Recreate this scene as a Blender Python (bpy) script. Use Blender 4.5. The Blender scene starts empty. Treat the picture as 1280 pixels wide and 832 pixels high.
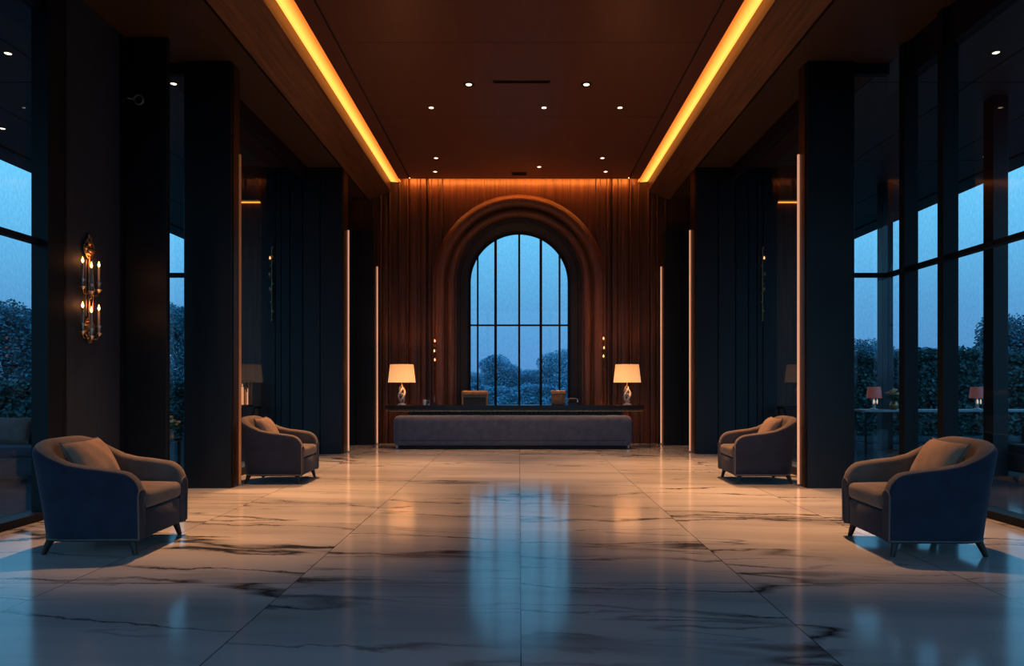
import bpy, bmesh, math, random
from mathutils import Vector, Matrix
random.seed(7)
PI = math.pi
scene = bpy.context.scene
COL = scene.collection
F, VX, VY, EYE = 900.0, 649.0, 480.0, 1.2          # focal length in pixels, vanishing point, eye height

# ------------------------------------------------------------------ helpers
def link(o):
    COL.objects.link(o); return o

def tag(o, label=None, cat=None, group=None, kind=None):
    if label: o['label'] = label
    if cat: o['category'] = cat
    if group: o['group'] = group
    if kind: o['kind'] = kind
    return o

def empty(name, loc=(0, 0, 0), rotz=0.0, label=None, cat=None, group=None, kind=None):
    o = bpy.data.objects.new(name, None)
    o.location = loc; o.rotation_euler = (0, 0, rotz); o.empty_display_size = 0.1
    link(o); return tag(o, label, cat, group, kind)

def root_offset(p):
    v = Vector((0, 0, 0))
    while p is not None:
        v += Vector(p.location); p = p.parent
    return v

def obj(name, bm, material, parent=None, smooth=None, world=True):
    """link bm as one mesh object; with world=True the bm is in world space (parents only translate)"""
    me = bpy.data.meshes.new(name)
    if parent is not None and world:
        bmesh.ops.translate(bm, verts=bm.verts, vec=-root_offset(parent))
    bmesh.ops.recalc_face_normals(bm, faces=bm.faces)
    bm.to_mesh(me); bm.free()
    if smooth is not None:
        for p in me.polygons: p.use_smooth = True
        me.set_sharp_from_angle(angle=math.radians(smooth))
    for m in (material if isinstance(material, (list, tuple)) else [material]): me.materials.append(m)
    o = bpy.data.objects.new(name, me); link(o)
    if parent is not None: o.parent = parent
    return o

def dup(root, loc=None, rotz=None, label=None):
    r = root.copy(); link(r)
    if loc is not None: r.location = loc
    if rotz is not None: r.rotation_euler = (0, 0, rotz)
    if label: r['label'] = label
    for ch in list(root.children):
        c = ch.copy(); link(c); c.parent = r
        for g in list(ch.children):
            d = g.copy(); link(d); d.parent = c
    return r

def box(bm, x0, x1, y0, y1, z0, z1, bev=0.0, seg=2):
    vs = [bm.verts.new((x, y, z)) for x in (x0, x1) for y in (y0, y1) for z in (z0, z1)]
    fs = [(0, 1, 3, 2), (4, 6, 7, 5), (0, 4, 5, 1), (2, 3, 7, 6), (0, 2, 6, 4), (1, 5, 7, 3)]
    faces = [bm.faces.new([vs[i] for i in f]) for f in fs]
    if bev > 0:
        es = list({e for f in faces for e in f.edges})
        bmesh.ops.bevel(bm, geom=es, offset=bev, segments=seg, profile=0.5, affect='EDGES')
    return bm

def B(*a, **k):
    return box(bmesh.new(), *a, **k)

def tube(bm, pts, rad, n=10, cap=True):
    pts = [Vector(p) for p in pts]
    rs = rad if isinstance(rad, (list, tuple)) else [rad] * len(pts)
    rings = []; up = None
    for i, p in enumerate(pts):
        a = pts[max(i - 1, 0)]; b = pts[min(i + 1, len(pts) - 1)]
        t = (b - a).normalized()
        if up is None:
            up = Vector((0, 0, 1)) if abs(t.z) < 0.9 else Vector((1, 0, 0))
        s = t.cross(up)
        if s.length < 1e-5: s = t.cross(Vector((0, 1, 0)))
        s.normalize(); up = s.cross(t).normalized()
        rings.append([bm.verts.new(p + (s * math.cos(q) + up * math.sin(q)) * rs[i]) for q in [2 * PI * k / n for k in range(n)]])
    for i in range(len(rings) - 1):
        for k in range(n):
            bm.faces.new((rings[i][k], rings[i][(k + 1) % n], rings[i + 1][(k + 1) % n], rings[i + 1][k]))
    if cap:
        bm.faces.new(rings[0][::-1]); bm.faces.new(rings[-1])
    return bm

def lathe(bm, prof, c=(0, 0, 0), n=20):
    cx, cy, cz = c; rings = []
    for r, z in prof:
        rings.append([bm.verts.new((cx + max(r, 1e-4) * math.cos(2 * PI * k / n), cy + max(r, 1e-4) * math.sin(2 * PI * k / n), cz + z)) for k in range(n)])
    for i in range(len(rings) - 1):
        for k in range(n):
            bm.faces.new((rings[i][k], rings[i][(k + 1) % n], rings[i + 1][(k + 1) % n], rings[i + 1][k]))
    bm.faces.new(rings[0][::-1]); bm.faces.new(rings[-1])
    return bm

def ellipsoid(bm, c, r, u=12, v=8):
    m = Matrix.Translation(c) @ Matrix.Diagonal((r[0], r[1], r[2], 1))
    bmesh.ops.create_uvsphere(bm, u_segments=u, v_segments=v, radius=1.0, matrix=m)
    return bm

def prism(bm, poly, axis, a0, a1):
    """poly: list of 2-D points, extruded along axis 'y' (pts x,z), 'z' (pts x,y) or 'x' (pts y,z)"""
    def P(p, a):
        return {'y': (p[0], a, p[1]), 'z': (p[0], p[1], a), 'x': (a, p[0], p[1])}[axis]
    v0 = [bm.verts.new(P(p, a0)) for p in poly]; v1 = [bm.verts.new(P(p, a1)) for p in poly]
    n = len(poly)
    for i in range(n):
        bm.faces.new((v0[i], v0[(i + 1) % n], v1[(i + 1) % n], v1[i]))
    bm.faces.new(v0[::-1]); bm.faces.new(v1)
    return bm

# ------------------------------------------------------------------ materials
def new_mat(name):
    m = bpy.data.materials.new(name); m.use_nodes = True
    nt = m.node_tree
    return m, nt, nt.nodes['Principled BSDF']

def N(nt, kind, **kw):
    n = nt.nodes.new(kind)
    for k, v in kw.items(): setattr(n, k, v)
    return n

def ramp(nt, src, stops):
    r = N(nt, 'ShaderNodeValToRGB')
    while len(r.color_ramp.elements) < len(stops): r.color_ramp.elements.new(0.5)
    for e, (p, c) in zip(r.color_ramp.elements, stops):
        e.position = p; e.color = (*c, 1) if len(c) == 3 else c
    nt.links.new(src, r.inputs[0]); return r

def plain(name, col, rough=0.5, metal=0.0, var=0.15, scale=8.0, spec=0.5, stretch=(1, 1, 1), bump=0.0, sheen=0.0, coat=0.0):
    m, nt, b = new_mat(name)
    tc = N(nt, 'ShaderNodeTexCoord'); mp = N(nt, 'ShaderNodeMapping'); mp.inputs['Scale'].default_value = stretch
    nz = N(nt, 'ShaderNodeTexNoise'); nz.inputs['Scale'].default_value = scale; nz.inputs['Detail'].default_value = 5
    nt.links.new(tc.outputs['Object'], mp.inputs[0]); nt.links.new(mp.outputs[0], nz.inputs['Vector'])
    lo = tuple(c * (1 - var) for c in col); hi = tuple(min(1, c * (1 + var)) for c in col)
    r = ramp(nt, nz.outputs['Fac'], [(0.3, lo), (0.7, hi)])
    nt.links.new(r.outputs[0], b.inputs['Base Color'])
    b.inputs['Roughness'].default_value = rough; b.inputs['Metallic'].default_value = metal
    b.inputs['Specular IOR Level'].default_value = spec
    if sheen: b.inputs['Sheen Weight'].default_value = sheen; b.inputs['Sheen Roughness'].default_value = 0.4
    if coat: b.inputs['Coat Weight'].default_value = coat
    if bump:
        bp = N(nt, 'ShaderNodeBump'); bp.inputs['Strength'].default_value = bump; bp.inputs['Distance'].default_value = 0.01
        nt.links.new(nz.outputs['Fac'], bp.inputs['Height']); nt.links.new(bp.outputs[0], b.inputs['Normal'])
    return m

def glow(name, col, strength, var=0.0):
    m, nt, b = new_mat(name)
    b.inputs['Base Color'].default_value = (*[min(1, c * 0.5) for c in col], 1)
    b.inputs['Emission Color'].default_value = (*col, 1); b.inputs['Emission Strength'].default_value = strength
    b.inputs['Roughness'].default_value = 0.5
    return m

def fabric(name, col, scale=260):
    m, nt, b = new_mat(name)
    tc = N(nt, 'ShaderNodeTexCoord')
    nz = N(nt, 'ShaderNodeTexNoise'); nz.inputs['Scale'].default_value = scale; nz.inputs['Detail'].default_value = 2
    n2 = N(nt, 'ShaderNodeTexNoise'); n2.inputs['Scale'].default_value = 9; n2.inputs['Detail'].default_value = 4
    nt.links.new(tc.outputs['Object'], nz.inputs['Vector']); nt.links.new(tc.outputs['Object'], n2.inputs['Vector'])
    ad = N(nt, 'ShaderNodeMath', operation='ADD'); nt.links.new(nz.outputs['Fac'], ad.inputs[0]); nt.links.new(n2.outputs['Fac'], ad.inputs[1])
    hf = N(nt, 'ShaderNodeMath', operation='MULTIPLY'); hf.inputs[1].default_value = 0.5; nt.links.new(ad.outputs[0], hf.inputs[0])
    r = ramp(nt, hf.outputs[0], [(0.3, tuple(c * 0.7 for c in col)), (0.7, tuple(c * 1.3 for c in col))])
    nt.links.new(r.outputs[0], b.inputs['Base Color'])
    bp = N(nt, 'ShaderNodeBump'); bp.inputs['Strength'].default_value = 0.35; bp.inputs['Distance'].default_value = 0.004
    nt.links.new(nz.outputs['Fac'], bp.inputs['Height']); nt.links.new(bp.outputs[0], b.inputs['Normal'])
    b.inputs['Roughness'].default_value = 0.9; b.inputs['Specular IOR Level'].default_value = 0.2
    b.inputs['Sheen Weight'].default_value = 0.15
    return m

def glass_pane(name, tint=(0.86, 0.92, 0.95), ior=1.45):
    m, nt, b = new_mat(name)
    nt.nodes.remove(b)
    out = nt.nodes['Material Output']
    tr = N(nt, 'ShaderNodeBsdfTransparent'); gl = N(nt, 'ShaderNodeBsdfGlossy'); gl.inputs['Roughness'].default_value = 0.02
    tc = N(nt, 'ShaderNodeTexCoord'); mp = N(nt, 'ShaderNodeMapping'); mp.inputs['Scale'].default_value = (1, 1, 0.55)
    nz = N(nt, 'ShaderNodeTexNoise'); nz.inputs['Scale'].default_value = 42; nz.inputs['Detail'].default_value = 3
    nt.links.new(tc.outputs['Object'], mp.inputs[0]); nt.links.new(mp.outputs[0], nz.inputs['Vector'])
    r = ramp(nt, nz.outputs['Fac'], [(0.35, tuple(c * 0.9 for c in tint)), (0.65, tint)])
    nt.links.new(r.outputs[0], tr.inputs['Color'])
    # the sheet stands for a whole pane: same reflection from either face
    ge = N(nt, 'ShaderNodeNewGeometry'); mr = N(nt, 'ShaderNodeMapRange')
    mr.inputs['To Min'].default_value = ior; mr.inputs['To Max'].default_value = 1 / ior
    nt.links.new(ge.outputs['Backfacing'], mr.inputs['Value'])
    fr = N(nt, 'ShaderNodeFresnel'); nt.links.new(mr.outputs['Result'], fr.inputs['IOR'])
    mx = N(nt, 'ShaderNodeMixShader')
    nt.links.new(fr.outputs[0], mx.inputs[0]); nt.links.new(tr.outputs[0], mx.inputs[1]); nt.links.new(gl.outputs[0], mx.inputs[2])
    nt.links.new(mx.outputs[0], out.inputs['Surface'])
    return m

def wood(name, col, rough=0.4, axis='z', var=0.45, scale=3.0, coat=0.0):
    st = {'z': (9, 9, 0.35), 'y': (9, 0.35, 9), 'x': (0.35, 9, 9)}[axis]
    return plain(name, col, rough, 0, var, scale, 0.4, st, 0.08, coat=coat)

def marble():
    m, nt, b = new_mat('veined_marble')
    L = nt.links.new
    tc = N(nt, 'ShaderNodeTexCoord'); sep = N(nt, 'ShaderNodeSeparateXYZ'); L(tc.outputs['Object'], sep.inputs[0])
    def math_(op, a, bb=None):
        n = N(nt, 'ShaderNodeMath', operation=op)
        for i, v in enumerate((a, bb)):
            if v is None: continue
            if isinstance(v, (int, float)): n.inputs[i].default_value = v
            else: L(v, n.inputs[i])
        return n.outputs[0]
    # slab index, so each slab has its own veining
    W_, L_ = 1.37, 2.74
    tx = math_('FLOOR', math_('DIVIDE', math_('SUBTRACT', sep.outputs['X'], 0.008), W_))
    ty = math_('FLOOR', math_('DIVIDE', math_('SUBTRACT', sep.outputs['Y'], 1.61), L_))
    cx = math_('ADD', sep.outputs['X'], math_('MULTIPLY', tx, 0.31))
    cy = math_('ADD', sep.outputs['Y'], math_('MULTIPLY', tx, 0.05))
    cz = math_('MULTIPLY', ty, 0.15)
    def vec(sx, sy, off):
        c = N(nt, 'ShaderNodeCombineXYZ')
        L(math_('ADD', math_('MULTIPLY', cx, sx), off), c.inputs[0]); L(math_('ADD', math_('MULTIPLY', cy, sy), math_('MULTIPLY', cx, sx * 0.55)), c.inputs[1])
        L(math_('ADD', cz, off * 1.7), c.inputs[2])
        return c.outputs[0]
    wn = N(nt, 'ShaderNodeTexNoise'); wn.inputs['Scale'].default_value = 1; wn.inputs['Detail'].default_value = 6; wn.inputs['Roughness'].default_value = 0.6
    L(vec(1.3, 2.6, 3.1), wn.inputs['Vector'])
    wob = math_('MULTIPLY', math_('SUBTRACT', wn.outputs['Fac'], 0.5), 0.42)
    def vein(sx, sy, off, width, detail, rough, dist):
        nz = N(nt, 'ShaderNodeTexNoise'); nz.inputs['Scale'].default_value = 1; nz.inputs['Detail'].default_value = detail
        nz.inputs['Roughness'].default_value = rough; nz.inputs['Distortion'].default_value = dist
        ad = N(nt, 'ShaderNodeVectorMath', operation='ADD'); cw = N(nt, 'ShaderNodeCombineXYZ'); L(wob, cw.inputs[1])
        L(vec(sx, sy, off), ad.inputs[0]); L(cw.outputs[0], ad.inputs[1]); L(ad.outputs[0], nz.inputs['Vector'])
        d = math_('ABSOLUTE', math_('SUBTRACT', nz.outputs['Fac'], 0.5))
        return ramp(nt, d, [(0.0, (1, 1, 1)), (width * 0.35, (0.6, 0.6, 0.6)), (width, (0, 0, 0))]).outputs[0]
    v1 = vein(0.17, 1.05, 0.0, 0.015, 3, 0.5, 0.0)
    v2 = vein(0.22, 1.9, 4.3, 0.013, 3, 0.5, 0.0)
    mk = N(nt, 'ShaderNodeTexNoise'); mk.inputs['Scale'].default_value = 1; mk.inputs['Detail'].default_value = 2; L(vec(0.5, 0.8, 9.1), mk.inputs['Vector'])
    msk = ramp(nt, mk.outputs['Fac'], [(0.46, (0.05, 0.05, 0.05)), (0.64, (1, 1, 1))]).outputs[0]
    v2m = math_('MULTIPLY', math_('MULTIPLY', v2, msk), 0.75)
    mk2 = N(nt, 'ShaderNodeTexNoise'); mk2.inputs['Scale'].default_value = 1; mk2.inputs['Detail'].default_value = 2; L(vec(0.6, 0.5, 2.2), mk2.inputs['Vector'])
    msk2 = ramp(nt, mk2.outputs['Fac'], [(0.36, (0.08, 0.08, 0.08)), (0.56, (1, 1, 1))]).outputs[0]
    v1m = math_('MULTIPLY', v1, msk2)
    vv = math_('MAXIMUM', v1m, v2m)
    cl = N(nt, 'ShaderNodeTexNoise'); cl.inputs['Scale'].default_value = 1; cl.inputs['Detail'].default_value = 6; cl.inputs['Distortion'].default_value = 0.6
    L(vec(0.30, 2.2, 6.6), cl.inputs['Vector'])
    base = ramp(nt, cl.outputs['Fac'], [(0.25, (0.34, 0.34, 0.35)), (0.5, (0.47, 0.465, 0.47)), (0.75, (0.58, 0.575, 0.575))]).outputs[0]
    # joints
    def joint(s, off, per, w):
        f = math_('FRACT', math_('DIVIDE', math_('SUBTRACT', s, off), per))
        e = math_('MULTIPLY', math_('MINIMUM', f, math_('SUBTRACT', 1.0, f)), per)
        return math_('LESS_THAN', e, w)
    jt = math_('MAXIMUM', joint(sep.outputs['X'], 0.008, W_, 0.0025), joint(sep.outputs['Y'], 1.61, L_, 0.003))
    dark = N(nt, 'ShaderNodeMix', data_type='RGBA'); L(vv, dark.inputs['Factor']); L(base, dark.inputs['A']); dark.inputs['B'].default_value = (0.035, 0.032, 0.035, 1)
    fin = N(nt, 'ShaderNodeMix', data_type='RGBA'); L(jt, fin.inputs['Factor']); L(dark.outputs['Result'], fin.inputs['A']); fin.inputs['B'].default_value = (0.05, 0.045, 0.045, 1)
    L(fin.outputs['Result'], b.inputs['Base Color'])
    b.inputs['Roughness'].default_value = 0.13; b.inputs['Specular IOR Level'].default_value = 0.5
    return m

def leaf_mat(name, col):
    m, nt, b = new_mat(name)
    oi = N(nt, 'ShaderNodeTexCoord'); nz = N(nt, 'ShaderNodeTexNoise'); nz.inputs['Scale'].default_value = 2.5; nz.inputs['Detail'].default_value = 4
    nt.links.new(oi.outputs['Object'], nz.inputs['Vector'])
    r = ramp(nt, nz.outputs['Fac'], [(0.3, tuple(c * 0.45 for c in col)), (0.7, tuple(c * 1.3 for c in col))])
    nt.links.new(r.outputs[0], b.inputs['Base Color']); b.inputs['Roughness'].default_value = 0.8; b.inputs['Specular IOR Level'].default_value = 0.2
    return m

M = dict(
    floor=marble(),
    wall_wood=wood('walnut_wall_panelling', (0.088, 0.034, 0.016), 0.38, 'z'),
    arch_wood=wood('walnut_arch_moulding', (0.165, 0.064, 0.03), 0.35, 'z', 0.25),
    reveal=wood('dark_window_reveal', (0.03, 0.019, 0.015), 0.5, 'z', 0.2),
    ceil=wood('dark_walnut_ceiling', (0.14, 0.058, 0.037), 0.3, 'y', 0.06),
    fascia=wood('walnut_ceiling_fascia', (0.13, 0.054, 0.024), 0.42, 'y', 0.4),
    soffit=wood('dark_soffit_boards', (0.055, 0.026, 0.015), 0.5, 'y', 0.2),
    canopy=plain('charcoal_canopy_panel', (0.05, 0.055, 0.065), 0.45),
    black=plain('black_joint', (0.006, 0.005, 0.005), 0.6),
    navy=plain('midnight_navy_lacquer', (0.0065, 0.0075, 0.0105), 0.45, 0, 0.12, 3, 0.4, (6, 6, 0.4)),
    panel=plain('charcoal_fabric_panel', (0.028, 0.035, 0.052), 0.6, 0, 0.15, 5, 0.3, (8, 8, 0.3)),
    frame=plain('black_metal_frame', (0.007, 0.008, 0.011), 0.5, 0.0, 0.15, 8, 0.25),
    copper=plain('copper_trim', (0.12, 0.055, 0.03), 0.35, 0.8),
    glass=glass_pane('rain_flecked_glass'),
    glass_clear=glass_pane('anti_reflective_glass', (0.8, 0.86, 0.9), 1.16),
    led_cove=glow('amber_cove_light', (1.0, 0.31, 0.052), 1.7),
    led_wall=glow('amber_wall_wash_light', (1.0, 0.36, 0.075), 34.0),
    led_strip=glow('peach_light_line', (1.0, 0.52, 0.32), 0.6),
    led_dim=glow('dim_copper_light_line', (1.0, 0.42, 0.18), 0.10),
    lens=glow('warm_lamp_lens', (1.0, 0.78, 0.52), 3.0),
    lens_dim=glow('dim_lamp_lens', (1.0, 0.75, 0.5), 0.8),
    flame=glow('candle_flame', (1.0, 0.42, 0.13), 9.0),
    bulb=glow('small_warm_bulb', (1.0, 0.45, 0.2), 2.0),
    ember=glow('soft_ember_candle', (1.0, 0.42, 0.2), 0.9),
    brass=plain('antique_brass', (0.42, 0.25, 0.11), 0.35, 0.9, 0.3, 30),
    silver=plain('brushed_silver', (0.5, 0.48, 0.46), 0.3, 0.9),
    candle=plain('ivory_candle_wax', (0.30, 0.27, 0.24), 0.6),
    shell=fabric('slate_navy_upholstery', (0.022, 0.028, 0.050)),
    cushion=fabric('taupe_upholstery', (0.15, 0.118, 0.10)),
    pillow=fabric('warm_taupe_linen', (0.27, 0.185, 0.13), 180),
    bench=fabric('speckled_slate_boucle', (0.10, 0.107, 0.145), 110),
    leg=wood('dark_walnut_leg', (0.03, 0.016, 0.01), 0.35),
    desk=plain('polished_black_stone', (0.022, 0.017, 0.015), 0.13),
    deskwood=wood('desk_walnut', (0.07, 0.034, 0.02), 0.4),
    leather=plain('tan_leather', (0.42, 0.24, 0.12), 0.4, 0, 0.2, 14),
    leather_dark=plain('dark_leather', (0.04, 0.024, 0.016), 0.45),
    wicker=plain('bronze_textured_wicker', (0.22, 0.12, 0.06), 0.5, 0.2, 0.7, 40, 0.5, (1, 1, 3), 0.5),
    crystal=plain('pale_crystal', (0.62, 0.58, 0.54), 0.08, 0.35, 0.3, 16, 0.8),
    stone=plain('wet_terrace_stone', (0.12, 0.15, 0.18), 0.13, 0, 0.3, 1.2, 0.6),
    lawn=plain('dusk_lawn', (0.03, 0.06, 0.05), 0.9, 0, 0.3, 3),
    leaf=leaf_mat('dusk_green_leaves', (0.075, 0.15, 0.15)),
    leaf_far=leaf_mat('haze_tinted_leaves', (0.24, 0.47, 0.58)),  # distance haze painted into the leaf colour
    leaf_mid=leaf_mat('mist_tinted_leaves', (0.13, 0.27, 0.31)),  # thinner haze of the nearer trees, also painted into their colour
    hedge=leaf_mat('dark_hedge_leaves', (0.08, 0.17, 0.16)),
    bark=plain('dark_bark', (0.05, 0.05, 0.05), 0.9),
    out_fab=fabric('charcoal_outdoor_fabric', (0.06, 0.06, 0.075)),
    out_pillow=fabric('russet_outdoor_fabric', (0.20, 0.12, 0.10)),
    petal=plain('cream_petals', (0.62, 0.45, 0.24), 0.6, 0, 0.3, 30),
    pale_top=plain('pale_grey_table_top', (0.32, 0.31, 0.31), 0.35),
    stem=plain('green_stem', (0.05, 0.10, 0.04), 0.7),
    rose=glow('dim_rose_shade', (0.5, 0.17, 0.15), 0.22),
    book=plain('pale_rose_box', (0.5, 0.32, 0.27), 0.6),
    vent=plain('dark_vent_metal', (0.012, 0.010, 0.010), 0.5),
    amber=plain('amber_ribbed_glass', (0.45, 0.2, 0.08), 0.15, 0.3),
)
def shade_mat():
    m, nt, b = new_mat('lit_linen_lampshade')
    b.inputs['Base Color'].default_value = (0.7, 0.5, 0.3, 1); b.inputs['Roughness'].default_value = 0.9
    tc = N(nt, 'ShaderNodeTexCoord'); sp = N(nt, 'ShaderNodeSeparateXYZ'); nt.links.new(tc.outputs['Generated'], sp.inputs[0])
    r = ramp(nt, sp.outputs['Z'], [(0.0, (1.0, 0.52, 0.20)), (0.55, (1.0, 0.47, 0.17)), (1.0, (1.0, 0.36, 0.11))])
    nt.links.new(r.outputs[0], b.inputs['Emission Color']); b.inputs['Emission Strength'].default_value = 0.78
    return m
M['shade'] = shade_mat()
def cove_mat():
    m, nt, b = new_mat('amber_cove_diffuser')
    b.inputs['Base Color'].default_value = (0.5, 0.3, 0.15, 1)
    tc = N(nt, 'ShaderNodeTexCoord'); sp = N(nt, 'ShaderNodeSeparateXYZ'); nt.links.new(tc.outputs['Object'], sp.inputs[0])
    ab = N(nt, 'ShaderNodeMath', operation='ABSOLUTE'); nt.links.new(sp.outputs['X'], ab.inputs[0])
    mr = N(nt, 'ShaderNodeMapRange'); mr.inputs['From Min'].default_value = 2.42; mr.inputs['From Max'].default_value = 2.60
    nt.links.new(ab.outputs[0], mr.inputs['Value'])
    r = ramp(nt, mr.outputs['Result'], [(0.0, (0.42, 0.11, 0.015)), (0.4, (0.8, 0.27, 0.045)), (0.75, (1.0, 0.40, 0.085)), (1.0, (0.9, 0.32, 0.055))])
    nt.links.new(r.outputs[0], b.inputs['Emission Color']); b.inputs['Emission Strength'].default_value = 2.1
    return m
M['cove'] = cove_mat()

# ------------------------------------------------------------------ main dimensions
YB = 14.6                      # back wall
Y0 = -2.6                      # entrance glazing behind the viewpoint
ZC, ZS = 5.29, 4.93            # central ceiling, side soffit
XG = 4.3                       # outer glazing line
XI = 3.7                       # inner glazing line
def sheet(x0, x1, y0, y1, z0, z1):
    """a pane as one flat sheet; the thin axis is x when x0==x1, else y"""
    bm = bmesh.new()
    c = [(x0, y0, z0), (x1, y1, z0), (x1, y1, z1), (x0, y0, z1)]
    bm.faces.new([bm.verts.new(p) for p in c]); return bm
def K(Y): return F / Y
def PX(x, Y): return (x - VX) * Y / F
def PZ(y, Y): return EYE + (VY - y) * Y / F

def struct(name, bm, m, parent=None, smooth=None):
    o = obj(name, bm, m, parent, smooth); return tag(o, kind='structure')

# floor, terrace, lawn
struct('floor', B(-XG, XG, Y0, YB, -0.15, 0.0), M['floor'])
struct('trim_1', B(-13, -XG - 0.0, Y0, 17, -0.17, -0.02), M['stone'])
struct('trim_2', B(XG, 13, Y0, 17, -0.17, -0.02), M['stone'])
bm = bmesh.new()
bmesh.ops.create_grid(bm, x_segments=2, y_segments=2, size=160, matrix=Matrix.Translation((0, 60, -0.3)))
tag(obj('lawn', bm, M['lawn']), kind='structure')

# central ceiling with slot joints
bm = bmesh.new()
xs = 2.18
for (a, b_) in ((-2.40, -xs - 0.012), (-xs + 0.012, xs - 0.012), (xs + 0.012, 2.40)):
    ys = [Y0, 2.0, 8.62, 11.0, YB - 0.25]
    if abs(a) < 2.3 and abs(b_) < 2.3:
        for i in range(4): box(bm, a, b_, ys[i] + 0.004, ys[i + 1] - 0.004, ZC, ZC + 0.1)
    else:
        box(bm, a, b_, Y0, YB - 0.25, ZC, ZC + 0.1)
struct('ceiling', bm, M['ceil'])
bm = B(-3.2, 3.2, Y0, YB + 0.3, ZC + 0.12, ZC + 0.25)
for q in (-1, 1): box(bm, q * xs - 0.013, q * xs + 0.013, Y0, YB - 0.25, ZC + 0.02, ZC + 0.13)
struct('trim_3', bm, M['black'])

# side fascia + soffit + canopy (left, right)
n = 4
for s in (-1, 1):
    poly = [(2.602, 5.38), (2.602, 5.10), (2.625, 5.085), (3.04, ZS), (3.04, 5.38)]
    struct('trim_%d' % n, prism(bmesh.new(), [(s * x, z) for x, z in poly], 'y', Y0, YB), M['fascia']); n += 1
    bm = bmesh.new()
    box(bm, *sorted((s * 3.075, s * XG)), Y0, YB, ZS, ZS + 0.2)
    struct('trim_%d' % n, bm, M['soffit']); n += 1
    struct('trim_%d' % n, B(*sorted((s * 3.04, s * 3.075)), Y0, YB, ZS + 0.04, ZS + 0.3), M['black']); n += 1
    # canopy beyond the glass, with panel joints and an edge beam
    bm = bmesh.new()
    ex = [XG, 5.6, 7.0, 8.1]
    eY = [Y0, 3.2, 6.1, 8.9, 12.0, 16.0, 20.0, 25.0]
    for i in range(3):
        for j in range(7):
            box(bm, *sorted((s * (ex[i] + 0.012), s * (ex[i + 1] - 0.012))), eY[j] + 0.012, eY[j + 1] - 0.012, ZS, ZS + 0.1)
    box(bm, *sorted((s * 8.12, s * 8.58)), Y0, 25.0, ZS - 0.02, ZS + 0.3)
    box(bm, *sorted((s * XG, s * 8.5)), Y0, 25.0, ZS + 0.1, ZS + 0.25)
    struct('trim_%d' % n, bm, M['canopy']); n += 1

# cove light: amber diffuser along each side of the raised ceiling
for s, side in ((-1, 'left'), (1, 'right')):
    bm = bmesh.new()
    prism(bm, [(s * 2.402, 5.284), (s * 2.60, 5.30), (s * 2.60, 5.33), (s * 2.402, 5.31)], 'y', Y0 + 0.02, YB - 0.02)
    tag(obj('cove_light', bm, M['cove']), 'glowing amber cove light running along the %s edge of the raised ceiling' % side, 'cove light', 'amber ceiling cove lights')
tag(obj('cove_light', B(-2.35, 2.35, YB - 0.24, YB - 0.20, ZC + 0.03, ZC + 0.09), M['led_wall']),
    'thin amber light line across the top of the panelled back wall', 'cove light')

# ------------------------------------------------------------------ back wall with the arched opening
AR, AZ = 1.02, 3.29            # window radius and springing height
RO = 1.70                      # outer moulding radius
def arch_pts(r, z0, nseg=40):
    pts = [(-r, z0)]
    pts += [(-r * math.cos(PI * i / nseg), AZ + r * math.sin(PI * i / nseg)) for i in range(nseg + 1)]
    pts.append((r, z0)); return pts

wb = empty('wall_back', (0, YB, 0), kind='structure')
# flat panelling around the arch opening (radius RO-0.1)
bm = bmesh.new()
ri = RO - 0.1
def wall_slab(bm, x0, x1, y0, y1):
    """one upright board with the arch cut out of it"""
    if x1 <= -ri or x0 >= ri:
        box(bm, x0, x1, y0, y1, 0, 5.5); return
    k = 14
    lo = []
    for i in range(k + 1):
        x = x0 + (x1 - x0) * i / k
        lo.append((x, AZ + math.sqrt(max(ri * ri - x * x, 0))))
    prism(bm, lo + [(x1, 5.5), (x0, 5.5)], 'y', y0, y1)
edges = [-1.55, -0.70, 0.70, 1.55]
for i in range(3): wall_slab(bm, edges[i] + 0.004, edges[i + 1] - 0.004, YB, YB + 0.12)
box(bm, -1.60, 1.60, YB, YB + 0.12, 0, 0.62)
struct('board_panel', bm, M['wall_wood'], wb)
# fluted side panelling: boards and half-round ribs of several widths
def fluted(s):
    bm = bmesh.new()
    x = 1.55; widths = [0.10, 0.12, 0.07, 0.035, 0.13, 0.06, 0.17, 0.05, 0.12, 0.04, 0.15, 0.05, 0.13, 0.04, 0.12, 0.06]
    i = 0
    while x < 2.97:
        w = widths[i % len(widths)]
        d = [0.05, 0.02, 0.06, -0.05, 0.05, 0.02, 0.035, 0.07, 0.03, 0.065, 0.02, 0.06, 0.035, 0.07, 0.02, 0.05][i % 16]
        a, b_ = x, min(x + w, 3.0)
        if d > 0.03:     # rounded rib
            poly = [(s * a, YB + 0.12)] + [(s * (a + (b_ - a) * (0.5 - 0.5 * math.cos(PI * q / 8))), YB - d * math.sin(PI * q / 8) ** 0.6 - 0.0) for q in range(9)] + [(s * b_, YB + 0.12)]
        else:
            poly = [(s * a, YB + 0.12), (s * a, YB - d), (s * b_, YB - d), (s * b_, YB + 0.12)]
        prism(bm, poly, 'z', 0, 5.5)
        x += w; i += 1
    return bm
for s in (-1, 1):
    struct('fluted_panel', fluted(s), M['wall_wood'], wb, 40)
    struct('plain_panel', B(*sorted((s * 3.0, s * 4.6)), YB - 0.02, YB + 0.12, 0, 5.5), M['wall_wood'], wb)
bm = bmesh.new()
for i in range(12): wall_slab(bm, -1.8 + 0.3 * i, -1.5 + 0.3 * i, YB + 0.121, YB + 0.2)
struct('backing', bm, M['black'], wb)
# header and backing
struct('backing', B(-4.6, -1.7, YB + 0.12, YB + 0.3, 0, 5.5), M['black'], wb)
struct('backing', B(1.7, 4.6, YB + 0.12, YB + 0.3, 0, 5.5), M['black'], wb)

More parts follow.
